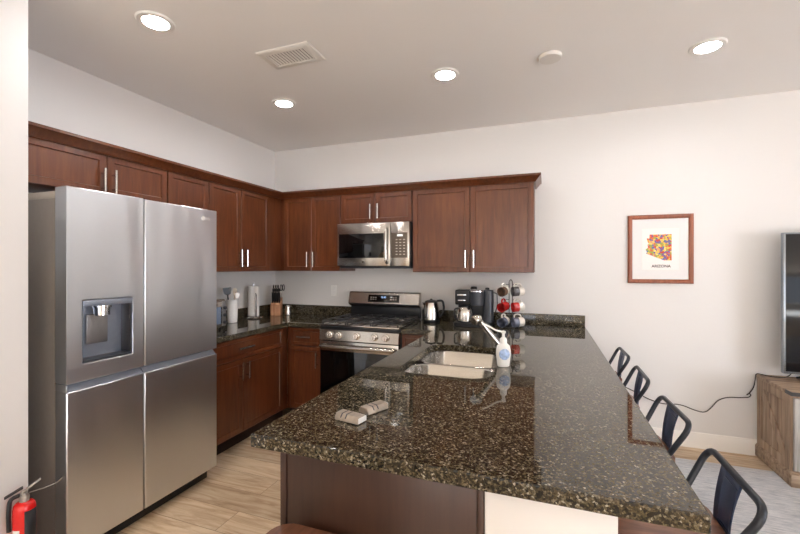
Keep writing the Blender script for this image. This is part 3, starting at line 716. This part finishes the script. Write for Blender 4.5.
# the brace runs from the upper back corner down to the lower front corner
t1 = [(b - q - dw, zt - q), (a + q, zt - q), (a + q, zb + q + dw * 1.4)]
t2 = [(b - q, zt - q - dw * 1.4), (a + q + dw, zb + q), (b - q, zb + q)]
MB().plate([(a, zb), (b, zb), (b, zt), (a, zt)], [t1, t2], 0, 0.010, T(TX0 - 0.0045, 0, 0) @ FACE_X).build('braced_side_frame', 'barn_wood', ts, bevel=0.0015)
for k in range(3):
    x0 = TX0 + 0.01 + k * 0.578
    dr = MB().door(0.572, TZ - 0.15, 0.018, 0.06, 0.008, M=T(x0, TY0 + 0.0055, 0.108)).build('door', 'barn_glare', ts)
    bar_handle(True, 0.12, T(x0 + (0.53 if k == 0 else 0.04), TY0 + 0.0055 - 0.018, 0.36), dr)
for x in (TX0 - 0.009, TX1 - 0.027):
    MB().rings([[(x + u, y_, z) for u, y_ in ((-0.002, TY0 + 0.05), (-0.002, TY0 - 0.024), (0.052, TY0 - 0.024), (0.052, TY0 - 0.0222), (0, TY0 - 0.0222), (0, TY0 + 0.05))] for z in (TZ - 0.024, TZ + 0.001)]).build('corner_strap', 'black_iron', ts)
tv = thing('television', 'big flat black television on the barn wood stand', 'television', (5.3, -0.2, TZ + 0.0005))
MB().box(4.470, 6.13, -0.215, -0.175, 0.682, 1.675, 0.004).build('casing', 'tv_silver', tv)
MB().box(4.482, 6.118, -0.2175, -0.2152, 0.700, 1.664, 0.0008).build('screen', 'screen', tv)
MB().box(4.6, 6.0, -0.174, -0.12, 0.75, 1.4, 0.02).build('back_housing', 'black_plastic', tv)
for x in (4.66, 5.94):
    MB().tube(fillet([(x - 0.05, -0.33, TZ + 0.008), (x, -0.2, 0.675), (x, -0.19, 0.70), (x, -0.18, 0.675), (x - 0.05, -0.07, TZ + 0.008)], 0.012), 0.007, 8).build('stand_foot', 'black_plastic', tv)
pf = thing('picture_frame', 'cherry framed print of a colourful mosaic state map hung on wall', 'picture', (3.768, -0.002, 1.30))
PX0, PX1, PZ0, PZ1 = 3.539, 3.998, 1.299, 1.857
fp = MB()
fp.rings([[(x, y, z) for x, z in ((PX0 + i, PZ0 + i), (PX1 - i, PZ0 + i), (PX1 - i, PZ1 - i), (PX0 + i, PZ1 - i))] for i, y in ((0.0, -0.003), (0.0, -0.018), (0.008, -0.026), (0.018, -0.025), (0.030, -0.018), (0.033, -0.014), (0.033, -0.003))], True, False, False)
fp.build('frame', 'frame_wood', pf)
MB().box(PX0 + 0.025, PX1 - 0.025, -0.009, -0.003, PZ0 + 0.025, PZ1 - 0.025).build('mat_board', 'mat_board', pf)
MB().plate([(3.640, 1.405), (3.907, 1.405), (3.907, 1.75), (3.640, 1.75)], [[(3.643, 1.408), (3.904, 1.408), (3.904, 1.747), (3.643, 1.747)]], 0, 0.001, T(0, -0.0092, 0) @ RX(90)).build('mat_bevel', 'vent_white', pf)
pr_ = MB().box(3.6435, 3.9035, -0.0098, -0.0092, 1.4085, 1.7465).build('print', 'paper', pf)
ax, az, sw, sh = 3.668, 1.485, 0.182, 0.212
az_pts = [(0.16, 1.0), (1.0, 1.0), (1.0, 0.0), (0.72, 0.0), (0.02, 0.27), (0.05, 0.33), (0.0, 0.42), (0.10, 0.5), (0.07, 0.6), (0.12, 0.66), (0.06, 0.75), (0.05, 0.86), (0.14, 0.84)]
MB().plate([(ax + u * sw, az + w_ * sh) for u, w_ in az_pts], [], 0, 0.0006, T(0, -0.0099, 0) @ RX(90)).build('state_map', 'map_mosaic', pr_)['label'] = 'colourful mosaic map shape'
text_mesh('lettering', 'ARIZONA', 0.030, 'ink', pr_, T(3.777, -0.0101, 1.438) @ FACE_Y, bold=0.0008)

cordp = [(3.075, 0.50), (3.25, 0.47), (3.5, 0.44), (3.627, 0.385), (3.67, 0.357), (3.783, 0.321), (3.907, 0.336), (4.0, 0.30), (4.073, 0.285), (4.115, 0.335), (4.157, 0.397), (4.215, 0.427), (4.30, 0.431), (4.35, 0.440), (4.366, 0.458), (4.352, 0.472), (4.336, 0.455)]
cp3 = [(x, -0.012 - 0.004 * (i % 2), z) for i, (x, z) in enumerate(cordp)] + [(4.348, -0.022, 0.470), (4.376, -0.026, 0.52), (4.378, -0.045, 0.59), (4.379, -0.05, 0.636), (4.41, -0.075, 0.634), (4.46, -0.10, 0.6275), (4.52, -0.15, 0.64), (4.55, -0.168, 0.70)]
cv = fillet(cp3, 0.05, 4)
tag(MB().tube(cv, 0.0038, 6).build('power_cord', 'cord_black'), 'loose black power cord strung along the wall to the television', 'cord')
def outlet(x, z, label):
    t = thing('wall_outlet', label, 'outlet', (x, -0.0005, z))
    pl = MB().box(x - 0.036, x + 0.036, -0.007, -0.0005, z, z + 0.116, 0.003).build('cover_plate', 'white_plastic', t)
    for dz in (0.036, 0.080):
        MB().rings([[(x + p[0], y, z + dz + p[1]) for p in rrect(-0.017, 0.017, -0.014, 0.014, 0.008)] for y in (-0.0068, -0.009)]).build('socket', 'white_gloss', pl)
outlet(0.762, 1.118, 'white wall outlet plate left of the range console')
outlet(2.478, 1.108, 'white wall outlet plate between coffee maker and mug tree')

# ------------------------------------------------------------------ things on the corner worktop
CZ = 0.9146
# toaster oven facing into the kitchen
to = thing('toaster_oven', 'silver toaster oven with glass door partly behind the refrigerator', 'toaster oven', (0.21, -1.36, CZ))
MB().box(0.04, 0.385, -1.575, -1.150, CZ + 0.016, 1.165, 0.010).build('body', 'brushed_steel', to)
td = MB().box(0.386, 0.398, -1.570, -1.199, CZ + 0.03, 1.150, 0.004).build('door', 'handle_nickel', to)
MB().box(0.3985, 0.400, -1.550, -1.215, CZ + 0.05, 1.105, 0.0005).build('glass_pane', 'toaster_glass', td)
MB().tube(fillet([(0.398, -1.53, 1.128), (0.43, -1.53, 1.128), (0.43, -1.285, 1.128), (0.398, -1.285, 1.128)], 0.012), 0.007, 8).build('handle', 'handle_nickel', td)
cpn = MB().box(0.386, 0.396, -1.196, -1.153, CZ + 0.03, 1.150, 0.003).build('control_panel', 'door_edge', to)
for z in (0.975, 1.035, 1.095):
    MB().lathe([(0.014, 0), (0.013, 0.016), (0.010, 0.019)], 16, M=T(0.396, -1.1745, z) @ RY(90)).build('knob', 'dark_grey_plastic', cpn)
for x in (0.07, 0.36):
    for y in (-1.54, -1.18):
        MB().cyl(0.012, CZ, CZ + 0.0158, 12, T(x, y, 0)).build('foot', 'black_plastic', to)
ck = thing('utensil_crock', 'white tapered crock full of cooking utensils on the corner worktop', 'crock', (0.165, -0.835, CZ))
MB().lathe([(0.036, 0), (0.042, 0.004), (0.045, 0.05), (0.050, 0.205), (0.051, 0.215), (0.046, 0.215), (0.041, 0.06), (0.02, 0.01)], 24).build('pot', 'white_gloss', ck, world=False)
def utensil(base, tip, kind, m_, lab):
    t = thing('cooking_utensil', lab, 'utensil', Vector(ck.location) + Vector(base), group='utensils in the crock')
    d = Vector(tip) - Vector(base)
    MB().tube([(0, 0, 0), tuple(d * 0.8)], 0.0055, 8).build('shaft', m_, t, world=False)
    e0, e1 = d * 0.78, d
    wv = [(0.0, .008), (.2, .014), (.6, .019), (.9, .016), (1.0, .007)] if kind == 'spoon' else [(0.0, .008), (.15, .026), (.6, .034), (1.0, .036)]
    nrm = Vector((0.8, -0.6, 0)).normalized(); sd_ = d.normalized().cross(nrm).normalized()
    lv = []
    for s_, w_ in wv:
        p = e0.lerp(e1, s_); lv.append([tuple(p + sd_ * w_ + nrm * .003), tuple(p - sd_ * w_ + nrm * .003), tuple(p - sd_ * w_ - nrm * .003), tuple(p + sd_ * w_ - nrm * .003)])
    MB().rings(lv).build('head', m_, t, world=False)
utensil((-0.012, -0.010, 0.02), (-0.026, -0.042, 0.325), 'turner', 'black_plastic', 'black turner leaning left in the white crock')
utensil((0.0, 0.012, 0.02), (-0.004, 0.038, 0.318), 'spoon', 'beige_utensil', 'pale spoon upright in the white crock')
utensil((0.014, 0.0, 0.02), (0.024, 0.041, 0.275), 'spoon', 'wire_grey', 'grey spoon leaning right in the white crock')
pt_ = thing('paper_towel_holder', 'steel paper towel holder with white roll on the corner worktop', 'paper towel holder', (0.115, -0.49, CZ))
MB().lathe([(0.092, 0), (0.094, 0.006), (0.088, 0.014), (0.02, 0.017)], 32).build('base', 'kettle_steel', pt_, world=False)
MB().lathe([(0.007, 0.0172), (0.007, 0.332), (0.012, 0.336), (0.012, 0.346), (0.006, 0.350)], 14).build('rod', 'chrome', pt_, world=False)
MB().tube(fillet([(0.068, -0.045, 0.013), (0.068, -0.045, 0.24), (0.060, -0.040, 0.25)], 0.01), 0.005, 8).build('tension_arm', 'chrome', pt_, world=False)
rl = MB(); rl.lathe([(0.020, 0.021), (0.053, 0.021), (0.0545, 0.023), (0.0545, 0.318), (0.053, 0.320), (0.020, 0.320), (0.020, 0.021)], 32, cap0=False, cap1=False)
rlo = rl.build('paper_roll', 'paper', None, world=False); rlo.location = Vector(pt_.location)
tag(rlo, 'white paper towel roll standing on the steel holder', 'paper towel')
kb = thing('knife_block', 'light wooden knife block with black handled knives in the corner', 'knife block', (0.178, -0.205, CZ), 28)
blk = MB().plate([(-0.07, 0.0), (0.06, 0.0), (0.075, 0.185), (-0.055, 0.125), (-0.07, 0.11)], [], -0.052, 0.052, Matrix(((0, 0, 1, 0), (1, 0, 0, 0), (0, 1, 0, 0), (0, 0, 0, 1)))).build('block', 'block_wood', kb, world=False, bevel=0.004)
ki = 0
for row, (y, z) in enumerate(((-0.035, 0.133), (0.0, 0.149), (0.04, 0.168))):
    for x in (-0.034, -0.011, 0.012, 0.035):
        if row == 2 and x > 0.02: continue
        ki += 1
        t = tag(bpy.data.objects.new('knife', None), ['black handled knife standing in the front row of the block', 'black handled knife standing in the middle row of the block', 'black handled knife standing in the rear row of the block'][row], 'knife', 'knives in the block, ' + ('front', 'middle', 'rear')[row] + ' row')
        COL.objects.link(t); Mk = T(*kb.location) @ RZ(28) @ T(x, y, z); t.location = Mk.translation; t.rotation_euler = (0, 0, R(28))
        ln = (0.115, 0.135, 0.15)[row]
        MB().tube([(0, 0.0, -0.02), (0, -0.004, 0.004)], 0.006, 8, flat=0.5).build('bolster', 'kettle_steel', t, world=False)
        MB().tube([(0, -0.004, 0.0042), (0, -0.016, ln * 0.5), (0, -0.026, ln)], [0.0075, 0.0088, 0.0082], 8, flat=0.7).build('grip', 'black_plastic', t, world=False)
        MB().tube([(0, -0.0262, ln + 0.0004), (0, -0.0275, ln + 0.006)], [0.0078, 0.006], 8, flat=0.7).build('end_cap', 'kettle_steel', t, world=False)
t = thing('scissors', 'black handled kitchen scissors standing in the knife block', 'scissors', (T(*kb.location) @ RZ(28) @ T(0.040, 0.044, 0.17)).translation, 95)
for s_ in (-1, 1):
    MB().tube([(0.004 * s_ + 0.019 * s_ * (1 - math.cos(u)), -0.015, 0.120 + 0.032 * math.sin(u)) for u in [2 * PI * i / 16 for i in range(16)]], 0.004, 8, closed=True).build('finger_loop', 'black_plastic', t, world=False)
MB().tube([(0, 0, -0.01), (0, -0.013, 0.095)], 0.006, 8, flat=0.5).build('blade', 'kettle_steel', t, world=False)
sh_ = thing('salt_shaker', 'small steel topped glass shaker right of the knife block', 'shaker', (0.275, -0.14, CZ))
MB().lathe([(0.028, 0), (0.034, 0.003), (0.033, 0.03), (0.027, 0.070)], 18).build('glass_body', 'kettle_steel', sh_, world=False)
MB().lathe([(0.028, 0.0705), (0.028, 0.084), (0.022, 0.096), (0.008, 0.100)], 18).build('cap', 'chrome', sh_, world=False)

# ------------------------------------------------------------------ things on the back worktop right of the range
ke = thing('electric_kettle', 'steel electric kettle with black handle right of the range', 'kettle', (1.885, -0.15, CZ), 8)
MB().lathe([(0.078, 0), (0.080, 0.004), (0.078, 0.018), (0.072, 0.022)], 28).build('power_base', 'black_plastic', ke, world=False)
MB().lathe([(0.078, 0.0225), (0.082, 0.028), (0.081, 0.06), (0.074, 0.13), (0.064, 0.178), (0.062, 0.184)], 32).build('jug', 'kettle_steel', ke, world=False)
MB().lathe([(0.0615, 0.1845), (0.058, 0.196), (0.035, 0.206), (0.012, 0.208), (0.011, 0.216), (0.004, 0.218)], 28).build('lid', 'black_plastic', ke, world=False)
MB().tube(fillet([(0.052, 0, 0.197), (0.108, 0, 0.205), (0.122, 0, 0.12), (0.095, 0, 0.06), (0.077, 0, 0.05)], 0.04, 6), 0.0105, 10, flat=1.3).build('handle', 'black_plastic', ke, world=False)
MB().rings([[(-0.054, -0.02, 0.18), (-0.054, 0.02, 0.18), (-0.062, 0.012, 0.135), (-0.062, -0.012, 0.135)], [(-0.085, -0.006, 0.181), (-0.085, 0.006, 0.181), (-0.068, 0.005, 0.145), (-0.068, -0.005, 0.145)]]).build('spout', 'kettle_steel', ke, world=False)
cm = thing('coffee_maker', 'black two sided coffee maker with glass carafe beside mug tree', 'coffee maker', (2.29, -0.21, CZ), 0)
def P(x): return x - 2.29
MB().rings([[(p[0], p[1], z) for p in rrect(-0.155 + i, 0.172 - i, -0.15 + i, 0.15 - i, 0.04)] for z, i in ((0, 0.004), (0.004, 0), (0.03, 0), (0.034, 0.004))]).build('base_tray', 'black_plastic', cm, world=False)
MB().box(-0.14, 0.10, 0.02, 0.145, 0.0345, 0.30, 0.012).build('rear_column', 'black_plastic', cm, world=False)
hd_ = MB().box(-0.140, -0.004, -0.125, 0.0195, 0.185, 0.318, 0.014, 3).build('brew_head', 'black_plastic', cm, world=False)
MB().box(-0.118, -0.040, -0.128, -0.1255, 0.268, 0.278, 0.001).build('trim_bar', 'chrome', hd_, world=False)
MB().box(-0.112, -0.046, -0.128, -0.1255, 0.222, 0.231, 0.001).build('trim_bar', 'chrome', hd_, world=False)
MB().lathe([(0.03, 0.3185), (0.03, 0.328), (0.024, 0.34), (0.008, 0.343)], 20, M=T(-0.0, 0.03, 0)).build('lid_knob', 'black_plastic', cm, world=False)
ca = MB().lathe([(0.062, 0.0345), (0.070, 0.042), (0.073, 0.10), (0.066, 0.148), (0.056, 0.164)], 28, M=T(-0.066, -0.058, 0)).build('carafe', 'kettle_steel', cm, world=False)
MB().lathe([(0.056, 0.1645), (0.056, 0.175), (0.03, 0.182)], 24, M=T(-0.066, -0.058, 0)).build('carafe_lid', 'black_plastic', ca, world=False)
MB().tube(fillet([(-0.115, -0.1, 0.155), (-0.142, -0.128, 0.15), (-0.14, -0.125, 0.07), (-0.118, -0.108, 0.06)], 0.02), 0.008, 8).build('carafe_handle', 'black_plastic', ca, world=False)
bk = MB().lathe([(0.050, 0.185), (0.055, 0.19), (0.060, 0.300)], 28, M=T(0.048, -0.095, 0)).build('pod_holder', 'dark_grey_plastic', cm, world=False)
MB().lathe([(0.061, 0.3005), (0.067, 0.304), (0.067, 0.313), (0.058, 0.318), (0.02, 0.320)], 28, M=T(0.048, -0.095, 0)).build('chrome_ring', 'chrome', bk, world=False)
MB().cyl(0.046, 0.0345, 0.318, 24, T(0.138, -0.045, 0), 0.008).build('water_tank', 'dark_grey_plastic', cm, world=False)
MB().lathe([(0.02, 0.3185), (0.018, 0.335), (0.008, 0.338)], 16, M=T(0.128, -0.03, 0)).build('tank_knob', 'black_plastic', cm, world=False)
MB().tube(fillet([(0.172, 0.02, 0.29), (0.205, 0.02, 0.285), (0.208, 0.02, 0.18), (0.185, 0.05, 0.1)], 0.03), 0.004, 8).build('power_lead', 'cord_black', cm, world=False)

# mug tree and its six two tone mugs
RX0, RY0 = 2.613, -0.20
mt = thing('mug_tree', 'black wire mug tree holding six two tone mugs', 'mug rack', (RX0, RY0, CZ))
MB().tube([(0.075 * math.cos(2 * PI * i / 24), 0.075 * math.sin(2 * PI * i / 24), 0.004) for i in range(24)], 0.004, 8, closed=True).build('base_ring', 'black_iron', mt, world=False)
MB().tube([(-0.075, 0, 0.006), (0.075, 0, 0.006)], 0.0035, 8).build('base_bar', 'black_iron', mt, world=False)
MB().tube(fillet([(-0.014, 0, 0.004), (-0.014, 0, 0.392), (0.0, 0, 0.412), (0.014, 0, 0.392), (0.014, 0, 0.004)], 0.014), 0.0035, 8).build('post', 'black_iron', mt, world=False)
MUG = {}
def make_mug(key, glaze, label, lower='cream_glaze'):
    t = thing('mug', label, 'mug', group='two tone mugs on the mug tree')
    # local: mug stands on its base, mouth up; handle towards +X
    MB().lathe([(0.0395, 0.050), (0.041, 0.097), (0.0405, 0.100), (0.038, 0.100), (0.037, 0.095), (0.0355, 0.012), (0.01, 0.009)], 26, cap0=False).build('bowl', glaze, t, world=False)
    MB().lathe([(0.012, 0.002), (0.028, 0.0), (0.034, 0.004), (0.0385, 0.012), (0.0397, 0.0505), (0.0388, 0.052)], 26, cap1=False).build('base_band', lower, t, world=False)
    MB().tube(fillet([(0.037, 0, 0.082), (0.062, 0, 0.084), (0.070, 0, 0.055), (0.058, 0, 0.026), (0.036, 0, 0.024)], 0.02, 5), 0.0055, 8, flat=1.5).build('handle', lower, t, world=False)
    return t
def place_mug(t, cx, cy, cz, dirv):
    d = Vector(dirv).normalized(); up = Vector((0, 0, 1)); hx = (up - d * up.dot(d)).normalized(); hy = d.cross(hx)
    Mr = Matrix((hx, hy, d)).transposed().to_4x4()
    t.rotation_euler = Mr.to_euler(); t.location = Vector((cx, cy, cz)) - d * 0.05
rows = [(1.232, 'brown_glaze', 'grey_glaze', ('brown and cream mug hanging top left of the mug tree', 'dark grey and cream mug hanging top right of the mug tree')),
        (1.100, 'red_glaze', 'red_glaze', ('red mug hanging middle left of the mug tree', 'red and cream mug hanging middle right of the mug tree')),
        (0.972, 'blue_glaze', 'blue_glaze', ('grey mug hanging bottom left of the mug tree', 'blue grey and cream mug hanging bottom right of the mug tree'))]
for z, g1, g2, labs in rows:
    for s_ in (-1, 1):
        MB().tube(fillet([(s_ * 0.014, 0, z - CZ + 0.048), (s_ * 0.05, -0.055, z - CZ + 0.050), (s_ * 0.055, -0.060, z - CZ + 0.066)], 0.01), 0.003, 8).build('hook', 'black_iron', mt, world=False)
    place_mug(make_mug(0, g1, labs[0], 'red_glaze' if g1 == 'red_glaze' else 'cream_glaze'), RX0 - 0.050, RY0 - 0.080, z - 0.006, (-0.35, -0.92, -0.12))
    place_mug(make_mug(0, g2, labs[1]), RX0 + 0.066, RY0 - 0.066, z - 0.006, (-0.88, -0.46, -0.05))

# ------------------------------------------------------------------ two small wrapped packets on the peninsula
def packet(x, y, rz, label):
    t = thing('snack_packet', label, 'packet', (x, y, CZ), rz, 'foil packets on the peninsula')
    sec = ((-1, 0.001), (-0.97, 0.012), (-0.62, 0.024), (0.62, 0.024), (0.97, 0.012), (1, 0.001))
    MB().rings([[(u, v_ * 0.027 * k_, 0.0003 + z * k_) for v_, z in sec] for u, k_ in ((-0.050, 0.93), (-0.046, 1), (0.046, 1), (0.050, 0.93))]).build('wrapper', 'brushed_foil', t, world=False, bevel=0.002)
    for u in (-0.024, -0.004):
        MB().rings([[(u + k_, v_ * 0.0272, z + 0.0006) for v_, z in sec[1:5]] for k_ in (0, 0.0045)], False).build('stripe', 'stripe_navy', t, world=False, solid=0.0004)
    MB().box(0.0502, 0.0508, -0.022, 0.022, 0.003, 0.021).build('end_label', 'label_white', t, world=False)
mat('brushed_foil', (168, 156, 142), 0.42, 0.45, vary=0.12, vscale=60); mat('stripe_navy', (52, 54, 66), 0.4, vary=0.1)
packet(2.274, -2.560, -12, 'silver striped packet nearest the peninsula corner')
packet(2.312, -2.450, 66, 'silver striped packet lying just behind the other one')

# ------------------------------------------------------------------ fire extinguisher by the refrigerator
fe = thing('fire_extinguisher', 'red fire extinguisher with black lever standing by the refrigerator', 'fire extinguisher', (0.830, -2.742, 0.0))
MB().lathe([(0.034, 0.0), (0.038, 0.004), (0.038, 0.408), (0.035, 0.424), (0.027, 0.433), (0.015, 0.436)], 30).build('cylinder', 'red_paint', fe, world=False)
MB().lathe([(0.017, 0.4365), (0.017, 0.456), (0.012, 0.462), (0.012, 0.472)], 16).build('valve', 'wire_grey', fe, world=False)
MB().box(-0.052, 0.010, -0.011, 0.011, 0.0, 0.006, 0.002, M=RZ(63) @ T(-0.012, 0, 0.486) @ RY(-24)).build('lever', 'black_satin', fe, world=False)
MB().box(-0.010, 0.062, -0.009, 0.009, 0.0, 0.006, 0.002, M=RZ(63) @ T(0.0, 0, 0.474) @ RY(-32)).build('carry_handle', 'wire_grey', fe, world=False)
MB().tube(fillet([(-0.01, -0.010, 0.462), (-0.026, -0.036, 0.455), (-0.020, -0.044, 0.40), (-0.016, -0.044, 0.33)], 0.02), 0.008, 8).build('hose', 'black_satin', fe, world=False)
MB().tube([(0.01, 0.01, 0.466), (0.02, 0.06, 0.462), (0.0, 0.12, 0.452), (-0.045, 0.170, 0.446)], 0.002, 6).build('pin_wire', 'wire_grey', fe, world=False)
fe.scale = (1, 1, 1.028)
def wrap(name, m_, a0, a1, z0, z1, r_=0.0384):
    MB().rings([[(r_ * math.cos(R(a_)), r_ * math.sin(R(a_)), z) for a_ in [a0 + (a1 - a0) * i / 10 for i in range(11)]] for z in (z0, z1)], False).build(name, m_, fe, world=False, solid=0.0006)
wrap('label_panel', 'black_satin', -27, 45, 0.20, 0.405)
wrap('tag', 'label_white', -95, -50, 0.24, 0.335)
